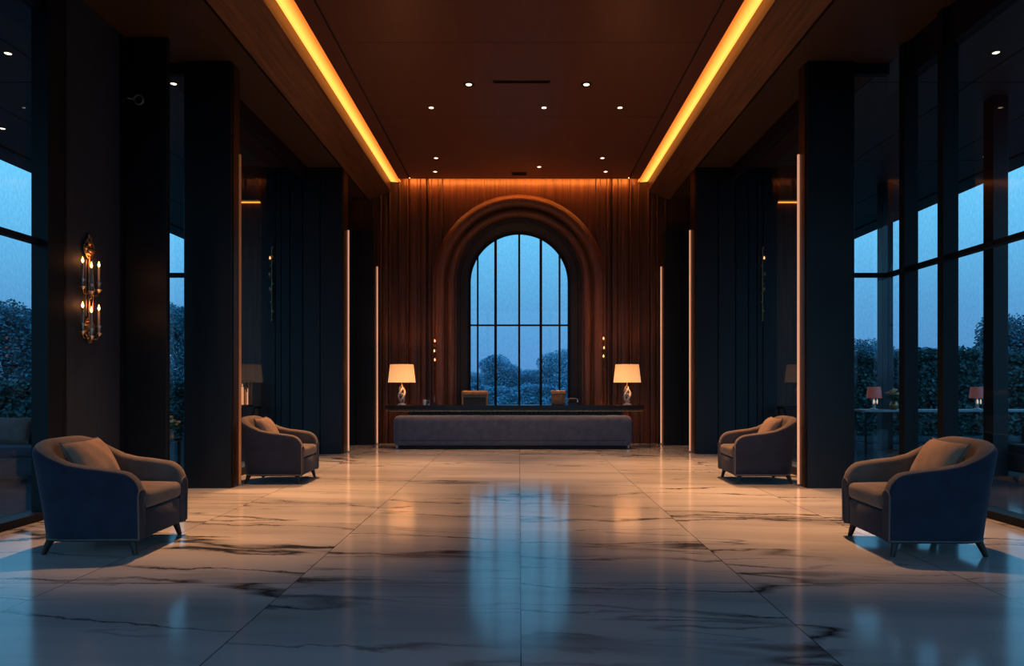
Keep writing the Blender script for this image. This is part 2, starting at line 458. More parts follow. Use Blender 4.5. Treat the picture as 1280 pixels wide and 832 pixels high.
# arch moulding swept around the window
def sweep_arch(prof, z0=0.0, nseg=48):
    bm = bmesh.new(); rows = []
    path = [(-1, 0, 0.0)] + [(-math.cos(PI * i / nseg), math.sin(PI * i / nseg), None) for i in range(nseg + 1)] + [(1, 0, 0.0)]
    for cx, sz, fl in path:
        row = []
        for r, y in prof:
            z = z0 if fl is not None else AZ + r * sz
            row.append(bm.verts.new((r * cx, y, z)))
        rows.append(row)
    for i in range(len(rows) - 1):
        for j in range(len(prof) - 1):
            bm.faces.new((rows[i][j], rows[i][j + 1], rows[i + 1][j + 1], rows[i + 1][j]))
    return bm
def torus_prof(r0, r1, y, d, k=8):
    return [(r0 + (r1 - r0) * (0.5 - 0.5 * math.cos(PI * i / k)), y - d * math.sin(PI * i / k)) for i in range(k + 1)]
prof = [(1.74, YB + 0.1), (1.74, YB - 0.05), (1.71, YB - 0.07)] + torus_prof(1.70, 1.50, YB - 0.08, 0.09) + [(1.49, YB - 0.02), (1.47, YB - 0.02)] \
     + torus_prof(1.46, 1.31, YB - 0.03, 0.07) + [(1.30, YB + 0.02), (1.27, YB + 0.02), (1.27, YB + 0.04)]
arch = struct('trim_%d' % n, sweep_arch(prof), M['arch_wood'], None, 35); n += 1
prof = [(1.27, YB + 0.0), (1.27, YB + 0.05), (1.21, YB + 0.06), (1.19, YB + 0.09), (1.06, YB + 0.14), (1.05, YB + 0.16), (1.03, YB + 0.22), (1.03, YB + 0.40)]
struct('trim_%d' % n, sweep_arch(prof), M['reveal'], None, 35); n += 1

# arched window
YW = YB + 0.25
w1 = empty('window_1', (0, YW, 0.6), kind='structure')
struct('window_frame', sweep_arch([(1.04, YW - 0.03), (1.0, YW - 0.03), (1.0, YW + 0.04), (1.04, YW + 0.04)], 0.5), M['frame'], w1)
bm = bmesh.new()
poly = arch_pts(1.02, 0.5); vs = [bm.verts.new((x, YW + 0.01, z)) for x, z in poly]; bm.faces.new(vs)
struct('pane', bm, M['glass'], w1)
for x, w in ((-0.855, 0.016), (-0.487, 0.026), (0.0, 0.02), (0.446, 0.026), (0.832, 0.018)):
    zt = AZ + math.sqrt(1.02 ** 2 - x * x)
    struct('mullion', B(x - w, x + w, YW - 0.025, YW + 0.035, 0.5, zt), M['frame'], w1)
struct('transom', B(-1.02, 1.02, YW - 0.03, YW + 0.04, 2.40, 2.43), M['frame'], w1)
struct('sill', B(-1.2, 1.2, YB + 0.05, YB + 0.36, 0.50, 0.60), M['reveal'], w1)

# ------------------------------------------------------------------ pillars
def pillar(x0, x1, y0, y1, z1, side, which, strip_top, lit, grooves=(), trim=True, rz1=None):
    s = 1 if side == 'right' else -1
    cx = (x0 + x1) / 2
    root = empty('pillar', (s * cx, (y0 + y1) / 2, 0), label=which, cat='pillar')
    bm = bmesh.new()
    gs = [x0] + list(grooves) + [x1]
    for i in range(len(gs) - 1):
        a, b_ = gs[i] + (0.006 if i else 0), gs[i + 1] - (0.006 if i < len(gs) - 2 else 0)
        box(bm, *sorted((s * a, s * b_)), y0, y0 + 0.05, 0, z1, 0.004, 1)
    box(bm, *sorted((s * x0, s * x1)), y0 + 0.045, y1, 0, z1)
    obj('shaft', bm, M['navy'], root)
    if trim:
        obj('corner_trim', B(*sorted((s * (x0 - 0.012), s * (x0 + 0.002))), y0 + 0.06, y1 - 0.01, 0.0, z1), M['copper'], root)
    if strip_top:
        bm = B(*sorted((s * (x0 - 0.034), s * (x0 - 0.012))), y1 - 0.04, y1 - 0.02, 0.02, strip_top)
        obj('light_strip', bm, M['led_strip'] if lit else M['led_dim'], root)
        obj('strip_base', B(*sorted((s * (x0 - 0.055), s * (x0 - 0.012))), y1 - 0.065, y1 - 0.005, 0.0, 0.02), M['silver'], root)
    return root
for side in ('left', 'right'):
    s = 1 if side == 'right' else -1
    pillar(3.33, 3.87, 8.31, 8.56, ZS, side, 'tall dark navy pillar behind the %s foreground armchair, nearest of the %s pillars with a light line' % (side, side), 3.92, side == 'right')
    pillar(3.05, 4.44, 12.4, 12.8, ZS, side, 'wide grooved navy pillar behind the back %s armchair' % side, 3.93, True, (3.43, 3.73, 3.95, 4.1, 4.2))
    pillar(2.87, 3.37, 14.2, YB - 0.12, 4.24, side, 'short narrow navy pillar against the back wall, %s of the reception desk' % side, 3.56, True, (3.22,))
# pillar beside the candle panel (left only)
pillar(3.79, 4.28, 7.74, 7.81, ZS, 'left', 'plain dark navy pillar on the left with a small ceiling-high metal ring', None, False, (), False)
ring = empty('ring_fixture', (-4.07, 7.73, 4.24), label='tiny silver ring fixture high on the plain left pillar', cat='wall fixture')
bm = bmesh.new()
tube(bm, [(-4.07 + 0.05 * math.cos(a), 7.70, 4.24 + 0.05 * math.sin(a)) for a in [PI * q / 8 for q in range(-6, 9)]], 0.009, 8)
obj('ring', bm, M['silver'], ring, 40)
bm = bmesh.new(); tube(bm, [(-4.12, 7.74, 4.24), (-4.12, 7.67, 4.235), (-4.15, 7.63, 4.23)], 0.009, 8); obj('hook', bm, M['silver'], ring, 40)

# ------------------------------------------------------------------ glazing
wi = 2
def facade(s, bars, y0, y1, transom_z=2.47):
    """outer glazing: panes between the bars, a transom, a sill and a head"""
    global wi
    w = empty('window_%d' % wi, (s * XG, (y0 + y1) / 2, 0), kind='structure'); wi += 1
    struct('sill', B(*sorted((s * (XG - 0.10), s * (XG + 0.08))), y0, y1, 0.0, 0.07), M['frame'], w)
    struct('head', B(*sorted((s * (XG - 0.06), s * (XG + 0.06))), y0, y1, 4.55, ZS), M['frame'], w)
    struct('transom', B(*sorted((s * (XG - 0.035), s * (XG + 0.035))), y0, y1, transom_z - 0.025, transom_z + 0.025), M['frame'], w)
    for i in range(len(bars) - 1):
        a, b_ = bars[i][1], bars[i + 1][0]
        if b_ > a: struct('pane', sheet(s * XG, s * XG, a, b_, 0.06, 4.56), M['glass'], w)
    for a, b_ in bars:
        if b_ - a > 0.01: struct('mullion', B(*sorted((s * (XG - 0.10), s * (XG + 0.05))), a, b_, 0.0, ZS), M['frame'], w)
    return w
facade(-1, [(Y0, Y0 + 0.1), (-0.7, -0.6), (1.1, 1.2), (2.9, 3.0), (4.7, 4.8), (6.42, 6.64)], Y0, 6.64)
facade(1, [(Y0, Y0 + 0.1), (-0.7, -0.6), (1.3, 1.4), (3.3, 3.4), (5.2, 5.3), (7.13, 7.23), (7.85, 7.96)], Y0, 7.96)
# return panes between the outer line and the pillars
for s in (-1, 1):
    w = empty('window_%d' % wi, (s * 4.1, 8.4, 0), kind='structure'); wi += 1
    struct('pane', sheet(s * 3.87, s * XG, 8.40, 8.40, 0.06, 4.81), M['glass'], w)
    struct('sill', B(*sorted((s * 3.87, s * XG)), 8.36, 8.44, 0.0, 0.07), M['frame'], w)
    struct('transom', B(*sorted((s * 3.87, s * XG)), 8.37, 8.43, 2.445, 2.495), M['frame'], w)
    struct('head', B(*sorted((s * 3.87, s * XG)), 8.36, 8.44, 4.80, ZS), M['frame'], w)
    if s > 0:
        struct('pane', sheet(s * XG, s * XG, 7.96, 8.40, 0.06, 4.56), M['glass'], w)
        struct('transom', B(XG - 0.03, XG + 0.03, 7.96, 8.40, 2.445, 2.495), M['frame'], w)
# inner panes between the near and the wide pillars
for s in (-1, 1):
    w = empty('window_%d' % wi, (s * XI, 10.5, 0), kind='structure'); wi += 1
    struct('pane', sheet(s * XI, s * XI, 8.56, 12.4, 0.06, 4.7), M['glass_clear'], w)
    struct('sill', B(*sorted((s * (XI - 0.05), s * (XI + 0.06))), 8.56, 12.4, 0.0, 0.07), M['frame'], w)
    struct('head', B(*sorted((s * (XI - 0.05), s * (XI + 0.06))), 8.56, 12.4, 4.7, ZS), M['frame'], w)
# dark panel carrying the candle sconce
bm = B(-4.34, -4.25, 6.66, 7.735, 0.0, ZS)
pl = struct('wall_left', bm, M['panel'])
struct('rail', B(-4.25, -4.235, 6.70, 6.74, 0.0, ZS), M['frame'], pl)
struct('rail', B(-4.25, -4.235, 7.66, 7.70, 0.0, ZS), M['frame'], pl)
# entrance glazing behind the viewpoint
w = empty('window_%d' % wi, (0, Y0, 0), kind='structure'); wi += 1
struct('pane', sheet(-XG, XG, Y0, Y0, 0.05, 4.5), M['glass'], w)
for x in (-4.2, -2.8, -1.4, 0, 1.4, 2.8, 4.2): struct('mullion', B(x - 0.05, x + 0.05, Y0 - 0.08, Y0 + 0.06, 0, 5.3), M['frame'], w)
struct('head', B(-XG, XG, Y0 - 0.08, Y0 + 0.06, 4.5, 5.4), M['frame'], w)

# amber-lit timber wall panels beyond the inner glazing
for s, side in ((-1, 'left'), (1, 'right')):
    r = empty('lit_wall_panel', (s * 5.0, 12.5, 0), label='timber panel washed from its top by an amber line, beyond the %s inner glazing' % side, cat='wall panel')
    obj('panel', B(*sorted((s * 4.45, s * 5.6)), 12.46, 12.6, -0.02, 4.32), M['wall_wood'], r)
    obj('light_line', B(*sorted((s * 4.47, s * 5.58)), 12.40, 12.44, 4.325, 4.345), M['led_cove'], r)
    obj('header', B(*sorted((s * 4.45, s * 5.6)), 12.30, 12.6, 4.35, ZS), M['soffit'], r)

# outdoor posts under the canopy
for (x, y, lab) in ((6.22, 9.4, 'dark square canopy post outside the right glazing, nearer one'), (6.81, 13.4, 'dark square canopy post outside the right glazing, farther one'),
                    (-6.9, 12.2, 'dark square canopy post outside the left glazing')):
    r = empty('canopy_post', (x, y, 0), label=lab, cat='post')
    obj('shaft', B(x - 0.1, x + 0.1, y - 0.1, y + 0.1, -0.02, ZS, 0.006, 1), M['navy'], r)
    obj('base_plate', B(x - 0.15, x + 0.15, y - 0.15, y + 0.15, -0.02, 0.0), M['frame'], r)

# ------------------------------------------------------------------ ceiling fittings
def downlight(x, y, z, label, group, r=0.055, dark=False, lens='lens'):
    root = empty('downlight', (x, y, z), label=label, cat='ceiling light', group=group)
    bm = bmesh.new(); ro = r * (1.8 if dark else 1.15)
    lathe(bm, [(ro, 0.0), (ro, -0.006), (ro * 0.93, -0.010), (r, -0.008), (r, 0.0)], (x, y, z), 20)
    obj('rim', bm, M['black'] if dark else M['silver'], root, 30)
    bm = bmesh.new(); lathe(bm, [(0.001, -0.009), (r * 0.6, -0.012), (r * 0.97, -0.0095), (r * 0.97, -0.002)], (x, y, z), 20)
    obj('lens', bm, M[lens], root, 40)
    return root
HC = ZC - EYE
def ceil_pt(px, py, h=HC):
    Y = F * h / (VY - py); return PX(px, Y), Y
labs = [((586, 105), 'black-rimmed downlight left of the long ceiling slot vent', True), ((733, 105), 'black-rimmed downlight right of the long ceiling slot vent', True),
        ((539, 134), 'small bright downlight, left of the three in the second ceiling row', False), ((680, 134), 'small bright downlight, middle of the three in the second ceiling row', False),
        ((775, 134), 'small bright downlight, right of the three in the second ceiling row', False), ((545, 197), 'tiny downlight, left one of the third ceiling row', False),
        ((753, 197), 'tiny downlight, right one of the third ceiling row', False), ((674, 208), 'tiny downlight near the middle of the ceiling by the small vent', False),
        ((544, 214), 'tiny downlight at the far left end of the ceiling near the back wall', False), ((757, 214), 'tiny downlight at the far right end of the ceiling near the back wall', False)]
for (px, py), lab, dk in labs:
    x, y = ceil_pt(px, py); downlight(x, y, ZC, lab, 'ceiling downlights', 0.042 if dk else 0.036, dk)
HS = ZS - EYE
for (px, py), lab in (((10, 66), 'downlight in the canopy outside the left glazing, nearest one'), ((3, 160), 'downlight in the canopy outside the left glazing, farther one'),
                      ((95, 148), None), ((1245, 65), 'downlight in the canopy outside the right glazing, nearest one'), ((1232, 195), 'downlight in the canopy outside the right glazing, farther one'),
                      ((217, 104), 'downlight glimpsed between the two near left pillars')):
    if lab:
        x, y = ceil_pt(px, py, HS); downlight(x, y, ZS, lab, 'canopy downlights', 0.036)
x, y = ceil_pt(652, 102)
v = empty('air_vent', (x, y, ZC), label='long thin dark slot vent in the ceiling between two black-rimmed downlights', cat='vent')
obj('frame', B(x - 0.39, x + 0.39, y - 0.035, y + 0.035, ZC - 0.008, ZC), M['vent'], v)
bm = bmesh.new()
for q in range(3): box(bm, x - 0.37, x + 0.37, y - 0.022 + q * 0.018, y - 0.016 + q * 0.018, ZC - 0.014, ZC - 0.008)
obj('slats', bm, M['frame'], v)
x, y = ceil_pt(649, 217)
v = empty('air_vent', (x, y, ZC), label='small dark grille in the ceiling close to the back wall', cat='vent')
obj('frame', B(x - 0.15, x + 0.15, y - 0.09, y + 0.09, ZC - 0.008, ZC), M['vent'], v)
bm = bmesh.new()
for q in range(5): box(bm, x - 0.13, x + 0.13, y - 0.075 + q * 0.034, y - 0.06 + q * 0.034, ZC - 0.014, ZC - 0.008)
obj('slats', bm, M['frame'], v)

# ------------------------------------------------------------------ armchair
def armchair():
    root = empty('armchair')
    prof_h = [(-0.42, 0.845), (-0.36, 0.825), (-0.30, 0.775), (-0.22, 0.712), (-0.12, 0.66), (-0.02, 0.634), (0.15, 0.614), (0.25, 0.598), (0.40, 0.575)]
    def hh(x):
        x = max(min(x, 0.40), -0.42)
        for (a, ha), (b_, hb) in zip(prof_h, prof_h[1:]):
            if x <= b_:
                t = (x - a) / (b_ - a); return ha + (hb - ha) * t
        return 0.55
    XF, HW, XBk = 0.375, 0.385, -0.345
    path = []
    for x in (0.375, 0.371, 0.36, 0.342, 0.318, 0.29, 0.26, 0.2, 0.13, 0.06, 0.0): path.append((x, -HW))
    for i in range(1, 24):
        a = PI * i / 24
        c = math.cos(a); sg = math.sin(a)
        path.append((-0.345 * sg ** 0.55, -HW * math.copysign(abs(c) ** 0.48, c)))
    for x in (0.0, 0.06, 0.13, 0.2, 0.26, 0.29, 0.318, 0.342, 0.36, 0.371, 0.375): path.append((x, HW))
    bm = bmesh.new(); rows = []
    npt = len(path); edge_front = []; bottoms = []
    for i, (x, y) in enumerate(path):
        a = Vector(path[max(i - 1, 0)]); b_ = Vector(path[min(i + 1, npt - 1)])
        t = (b_ - a).normalized(); nrm = Vector((t.y, -t.x))
        if nrm.dot(Vector((x - 0.1, y))) < 0: nrm = -nrm
        if x > 0: nrm = Vector((0, -1 if y < 0 else 1))
        h = hh(x); r = 0.115; d = XF - x
        if d < r: h = h - r + math.sqrt(max(r * r - (r - d) ** 2, 0))
        back = max(0.0, min(1.0, -x / 0.30))
        flare = 0.025 + 0.075 * back
        th = 0.105 + 0.02 * back
        def off(z): return flare * ((z - 0.10) / 0.70) ** 1.15
        cs = []
        for z in (0.10, 0.115, 0.20, 0.30, 0.40): cs.append((off(z) if z > 0.10 else -0.012, z))
        zt = h - th / 2
        if zt > 0.42: cs.append((off((zt + 0.40) / 2), (zt + 0.40) / 2))
        else: cs.append((off(zt), zt - 0.005))
        o = off(zt)
        for q in range(9):
            an = PI * q / 8
            cs.append((o - th / 2 + th / 2 * math.cos(an), zt + th / 2 * math.sin(an) * 0.9))
        ib = o - th
        cs += [(ib - 0.0, zt - 0.06), (-th - 0.005, 0.36), (-th - 0.005, 0.25), (-th, 0.11)]
        row = [bm.verts.new((x + nrm.x * dd, y + nrm.y * dd, z)) for dd, z in cs]
        rows.append(row)
        bottoms.append(row[1].co.copy())
        if i in (0, npt - 1): edge_front.append([v.co.copy() for v in row])
    m = len(rows[0])
    for i in range(npt - 1):
        for j in range(m):
            bm.faces.new((rows[i][j], rows[i][(j + 1) % m], rows[i + 1][(j + 1) % m], rows[i + 1][j]))
    bm.faces.new(rows[0]); bm.faces.new(rows[-1][::-1])
    bm.faces.ensure_lookup_table()
    k = 0
    for i in range(npt - 1):
        for j in range(m):
            if 8 <= j <= 15: bm.faces[k].material_index = 1
            k += 1
    sh = obj('shell', bm, [M['shell'], M['cushion']], root, 50, world=False)
    # piping along the arm fronts and around the bottom
    bm = bmesh.new()
    for e in edge_front:
        tube(bm, [p + Vector((0.004, 0, 0)) for p in e[1:15]], 0.006, 6)
    tube(bm, bottoms, 0.006, 6)
    obj('piping', bm, M['cushion'], root, 50, world=False)
    # front apron, seat cushion, base
    obj('apron', B(-0.25, 0.374, -0.282, 0.282, 0.105, 0.305, 0.012, 2), M['shell'], root, 40, world=False)
    bm = B(-0.24, 0.392, -0.278, 0.278, 0.312, 0.435, 0.04, 4)
    bmesh.ops.subdivide_edges(bm, edges=bm.edges, cuts=3, use_grid_fill=True)
    for v in bm.verts:
        if v.co.z > 0.40:
            v.co.z += 0.025 * max(0, 1 - (v.co.y / 0.29) ** 2) * max(0, 1 - ((v.co.x - 0.07) / 0.33) ** 2)
    obj('seat_cushion', bm, M['cushion'], root, 60, world=False)
    # legs: short, tapered, splayed
    for (lx, ly) in ((0.31, -0.33), (0.31, 0.33), (-0.27, -0.30), (-0.27, 0.30)):
        bm = bmesh.new(); sx = 0.03 if lx > 0 else -0.045; sy = 0.02 * (1 if ly > 0 else -1)
        tube(bm, [(lx, ly, 0.115), (lx + sx * 0.5, ly + sy * 0.5, 0.06), (lx + sx, ly + sy, 0.0)], [0.028, 0.022, 0.016], 12)
        obj('leg', bm, M['leg'], root, 40, world=False)
    return root
def pillow():
    """soft rectangular cushion, width along local y, standing on its lower edge and leaning back"""
    bm = bmesh.new(); W_, H_, T_ = 0.56, 0.37, 0.085; nu, nv = 18, 14
    g = {}
    for side in (0, 1):
        for i in range(nu + 1):
            for j in range(nv + 1):
                u = -1 + 2 * i / nu; v = -1 + 2 * j / nv
                edge = i in (0, nu) or j in (0, nv)
                if edge and side == 1: g[(1, i, j)] = g[(0, i, j)]; continue
                pinch = 1 - 0.07 * (1 - u * u) * (abs(v) ** 3); pinch2 = 1 - 0.07 * (1 - v * v) * (abs(u) ** 3)
                t = 0 if edge else T_ * ((1 - abs(u) ** 2.6) * (1 - abs(v) ** 2.6)) ** 0.5
                t += 0 if edge else 0.004 * math.sin(9 * u + 4 * v) * (1 - u * u)
                g[(side, i, j)] = bm.verts.new(((1 if side == 0 else -1) * t, u * W_ / 2 * pinch2, H_ / 2 + v * H_ / 2 * pinch))
    for side in (0, 1):
        for i in range(nu):
            for j in range(nv):
                q = [g[(side, i, j)], g[(side, i + 1, j)], g[(side, i + 1, j + 1)], g[(side, i, j + 1)]]
                try: bm.faces.new(q if side == 0 else q[::-1])
                except ValueError: pass
    root = obj('throw_pillow', bm, M['pillow'], None, 70)
    bm = bmesh.new()
    loop = [g for g in ()]
    pts = []
    for i in range(nu + 1): pts.append((i, 0))
    for j in range(1, nv + 1): pts.append((nu, j))
    for i in range(nu - 1, -1, -1): pts.append((i, nv))
    for j in range(nv - 1, -1, -1): pts.append((0, j))
    co = []
    for i, j in pts:
        u = -1 + 2 * i / nu; v = -1 + 2 * j / nv
        co.append((0, u * W_ / 2 * (1 - 0.07 * (1 - v * v) * abs(u) ** 3), H_ / 2 + v * H_ / 2 * (1 - 0.07 * (1 - u * u) * abs(v) ** 3)))
    tube(bm, co, 0.006, 6, False)
    obj('piping', bm, M['cushion'], root, 60, world=False)
    return root
ch = armchair(); pw = pillow()
spots = [(-3.045, 5.40, math.radians(1.5), 'left foreground armchair, navy and taupe tub chair beside the candle sconce panel', 'taupe cushion on the left foreground armchair'),
         (-2.985, 8.98, math.radians(1.0), 'back left navy tub armchair in front of the wide grooved pillar', 'taupe cushion on the back left armchair'),
         (2.945, 5.34, math.radians(178.0), 'right foreground armchair, navy and taupe tub chair beside the tall glazing', 'taupe cushion on the right foreground armchair'),
         (2.965, 8.98, math.radians(179.0), 'back right navy tub armchair in front of the wide grooved pillar', 'taupe cushion on the back right armchair')]
ch['category'] = 'armchair'; ch['group'] = 'tub armchairs along the lobby'
pw['category'] = 'cushion'; pw['group'] = 'cushions on the armchairs'
for i, (x, y, a, lab, plab) in enumerate(spots):
    if i == 0:
        ch.location = (x, y, 0); ch.rotation_euler = (0, 0, a); ch['label'] = lab; p = pw; p['label'] = plab
    else:
        dup(ch, (x, y, 0), a, lab); p = dup(pw, label=plab)
    lx, ly, lz = -0.055, 0.0, 0.462
    p.rotation_euler = (0, math.radians(-30), a + math.radians(4 if i in (0, 1) else -4))
    p.location = (x + lx * math.cos(a) - ly * math.sin(a), y + lx * math.sin(a) + ly * math.cos(a), lz)

# ------------------------------------------------------------------ reception desk and bench
DY0, DY1 = 13.52, 13.98
dk = empty('reception_desk', (-0.085, 13.75, 0), label='long dark reception desk with a thin polished top behind the upholstered bench', cat='desk')
obj('desk_top', B(-2.52, 2.35, DY0, DY1, 0.735, 0.805, 0.006, 2), M['desk'], dk)
obj('apron', B(-2.46, 2.29, DY0 + 0.03, DY1 - 0.03, 0.69, 0.735), M['deskwood'], dk)
obj('edge_line', B(-2.50, 2.33, DY0 + 0.012, DY0 + 0.03, 0.69, 0.703), M['brass'], dk)
bm = bmesh.new(); x = -2.1
while x < 1.95:
    box(bm, x, x + 0.07, DY0 + 0.14, DY0 + 0.19, 0, 0.69, 0.008, 1); x += 0.085
box(bm, -2.1, 1.96, DY0 + 0.19, DY0 + 0.24, 0, 0.69)
obj('slatted_front', bm, M['deskwood'], dk)
for x in (-2.1, 1.92): obj('end_panel', B(x, x + 0.04, DY0 + 0.24, DY1 - 0.06, 0, 0.69), M['deskwood'], dk)

bn = empty('bench', (-0.115, 13.42, 0), label='long rounded bench in speckled slate fabric in front of the reception desk', cat='bench')
bm = B(-2.33, 2.09, 13.26, 13.62, 0.045, 0.62, 0.11, 6)
obj('body', bm, M['bench'], bn, 50)
bm = B(-2.22, 1.98, 13.30, 13.58, 0.0, 0.06, 0.01, 1); obj('plinth', bm, M['frame'], bn)
bm = bmesh.new()
tube(bm, [(-2.2, 13.262, 0.165), (1.96, 13.262, 0.165)], 0.006, 6); obj('piping', bm, M['shell'], bn)
for x in (-2.22, 1.98):
    bm = bmesh.new(); lathe(bm, [(0.022, 0.0), (0.03, 0.02), (0.026, 0.06), (0.03, 0.075)], (x + (-0.04 if x < 0 else 0.04), 13.37, 0.0), 14); obj('foot', bm, M['silver'], bn, 40)

# table lamps
def lamp(x, y, z, label):
    r = empty('table_lamp', (x, y, z), label=label, cat='lamp', group='desk lamps')
    bm = bmesh.new(); lathe(bm, [(0.085, 0), (0.085, 0.018), (0.06, 0.028), (0.035, 0.04), (0.02, 0.05)], (x, y, z), 24); obj('base', bm, M['crystal'], r, 35)
    bm = bmesh.new()
    for ph in (0, 2.1, 4.2):
        tube(bm, [(x + (0.028 + 0.03 * math.sin(PI * t)) * math.cos(ph + 3.4 * t), y + (0.028 + 0.03 * math.sin(PI * t)) * math.sin(ph + 3.4 * t), z + 0.045 + 0.30 * t) for t in [q / 16 for q in range(17)]], [0.012 + 0.012 * math.sin(PI * q / 16) for q in range(17)], 10)
    obj('twisted_stem', bm, M['crystal'], r, 50)
    for zz, rr in ((0.10, 0.03), (0.20, 0.042), (0.30, 0.027)):
        bm = bmesh.new(); ellipsoid(bm, (x, y, z + zz), (rr, rr, rr * 0.8), 10, 6); obj('crystal_ball', bm, M['crystal'], r, 20)
    bm = bmesh.new(); lathe(bm, [(0.018, 0.335), (0.024, 0.35), (0.02, 0.37), (0.012, 0.375), (0.012, 0.50), (0.03, 0.505), (0.03, 0.52)], (x, y, z), 16); obj('socket', bm, M['brass'], r, 35)
    bm = bmesh.new(); n_ = 40; rings = []
    for rad, zz in ((0.262, 0.425), (0.222, 0.775), (0.217, 0.775), (0.257, 0.425)):
        rings.append([bm.verts.new((x + rad * math.cos(2 * PI * k / n_), y + rad * math.sin(2 * PI * k / n_), z + zz)) for k in range(n_)])
    for i in range(4):
        for k in range(n_): bm.faces.new((rings[i][k], rings[i][(k + 1) % n_], rings[(i + 1) % 4][(k + 1) % n_], rings[(i + 1) % 4][k]))
    sh = obj('lamp_shade', bm, M['shade'], r, 40)
    for rad, zz in ((0.262, 0.425), (0.222, 0.775)):
        bm = bmesh.new()
        tube(bm, [(x + rad * math.cos(2 * PI * k / 32), y + rad * math.sin(2 * PI * k / 32), z + zz) for k in range(33)], 0.004, 6)
        obj('shade_trim', bm, M['brass'], sh)
    return r
lamp(-2.24, 13.74, 0.805, 'lit linen-shaded table lamp on a crystal base, left end of the reception desk')
lamp(2.06, 13.74, 0.805, 'lit linen-shaded table lamp on a crystal base, right end of the reception desk')

# desk chair
cx, cy = -0.885, 14.22
dc = empty('desk_chair', (cx, cy, 0), label='tan leather chair tucked behind the reception desk, only its back showing', cat='chair')
bm = B(cx - 0.265, cx + 0.265, cy + 0.10, cy + 0.19, 0.55, 1.075, 0.03, 3); obj('backrest', bm, M['leather'], dc, 40)
bm = bmesh.new(); 
box(bm, cx - 0.25, cx + 0.25, cy + 0.06, cy + 0.12, 0.97, 1.065, 0.028, 3); obj('head_roll', bm, M['leather'], dc, 40)
obj('back_inset', B(cx - 0.225, cx + 0.225, cy + 0.085, cy + 0.11, 0.60, 0.94, 0.01, 2), M['leather_dark'], dc, 40)
obj('seat', B(cx - 0.25, cx + 0.25, cy - 0.22, cy + 0.16, 0.42, 0.52, 0.03, 3), M['leather'], dc, 40)
for s in (-1, 1):
    obj('armrest', B(cx + s * 0.265 - 0.03, cx + s * 0.265 + 0.03, cy - 0.15, cy + 0.15, 0.60, 0.66, 0.015, 2), M['leather'], dc, 40)
    for q in (-1, 1):
        bm = bmesh.new(); tube(bm, [(cx + s * 0.21, cy - 0.02 + q * 0.15, 0.43), (cx + s * 0.23, cy - 0.02 + q * 0.17, 0.0)], [0.022, 0.015], 10); obj('leg', bm, M['leg'], dc, 40)
    bm = bmesh.new(); tube(bm, [(cx + s * 0.265, cy - 0.1, 0.61), (cx + s * 0.25, cy - 0.1, 0.46)], 0.015, 8); obj('arm_support', bm, M['leg'], dc, 40)

# things on the desk
DT = 0.805
bx = empty('wicker_box', (0.74, 13.74, DT), label='square bronze textured box on the desk, right of the window centre', cat='box')
obj('body', B(0.615, 0.875, 13.63, 13.87, DT, DT + 0.21, 0.012, 2), M['wicker'], bx, 40)
obj('lid', B(0.605, 0.885, 13.62, 13.88, DT + 0.21, DT + 0.28, 0.02, 3), M['leather'], bx, 40)
t = empty('desk_telephone', (1.02, 13.74, DT), label='small dark desk telephone beside the bronze box', cat='telephone')
bm = bmesh.new(); prism(bm, [(13.66, DT), (13.84, DT), (13.84, DT + 0.085), (13.66, DT + 0.035)], 'x', 0.94, 1.10); obj('base', bm, M['desk'], t)
bm = bmesh.new(); tube(bm, [(0.925, 13.74, DT + 0.055), (0.93, 13.74, DT + 0.105), (0.96, 13.74, DT + 0.12), (1.08, 13.74, DT + 0.12), (1.11, 13.74, DT + 0.105), (1.115, 13.74, DT + 0.05)], 0.014, 8); obj('handset', bm, M['silver'], t, 40)
t = empty('glass_tumbler', (-1.80, 13.74, DT), label='small clear glass tumbler on the desk beside the left lamp', cat='glass')
bm = bmesh.new(); lathe(bm, [(0.032, 0), (0.04, 0.1), (0.037, 0.1), (0.029, 0.012)], (-1.80, 13.74, DT), 20); obj('cup', bm, M['crystal'], t, 40)
t = empty('desk_clock', (-1.73, 13.74, DT), label='tiny silver upright desk clock next to the glass tumbler', cat='clock')
obj('case', B(-1.745, -1.705, 13.70, 13.75, DT, DT + 0.09, 0.006, 2), M['silver'], t)
obj('face', B(-1.741, -1.709, 13.696, 13.70, DT + 0.02, DT + 0.082), M['desk'], t)
t = empty('pen_stand', (-1.615, 13.74, DT), label='slim upright pen in a small stand on the desk, left of the leather chair', cat='pen')
bm = bmesh.new(); lathe(bm, [(0.03, 0), (0.03, 0.01), (0.012, 0.02), (0.01, 0.05)], (-1.615, 13.74, DT), 16); obj('stand', bm, M['desk'], t, 40)
bm = bmesh.new(); tube(bm, [(-1.615, 13.74, DT + 0.04), (-1.62, 13.745, DT + 0.18)], [0.006, 0.004], 8); obj('pen', bm, M['silver'], t, 40)

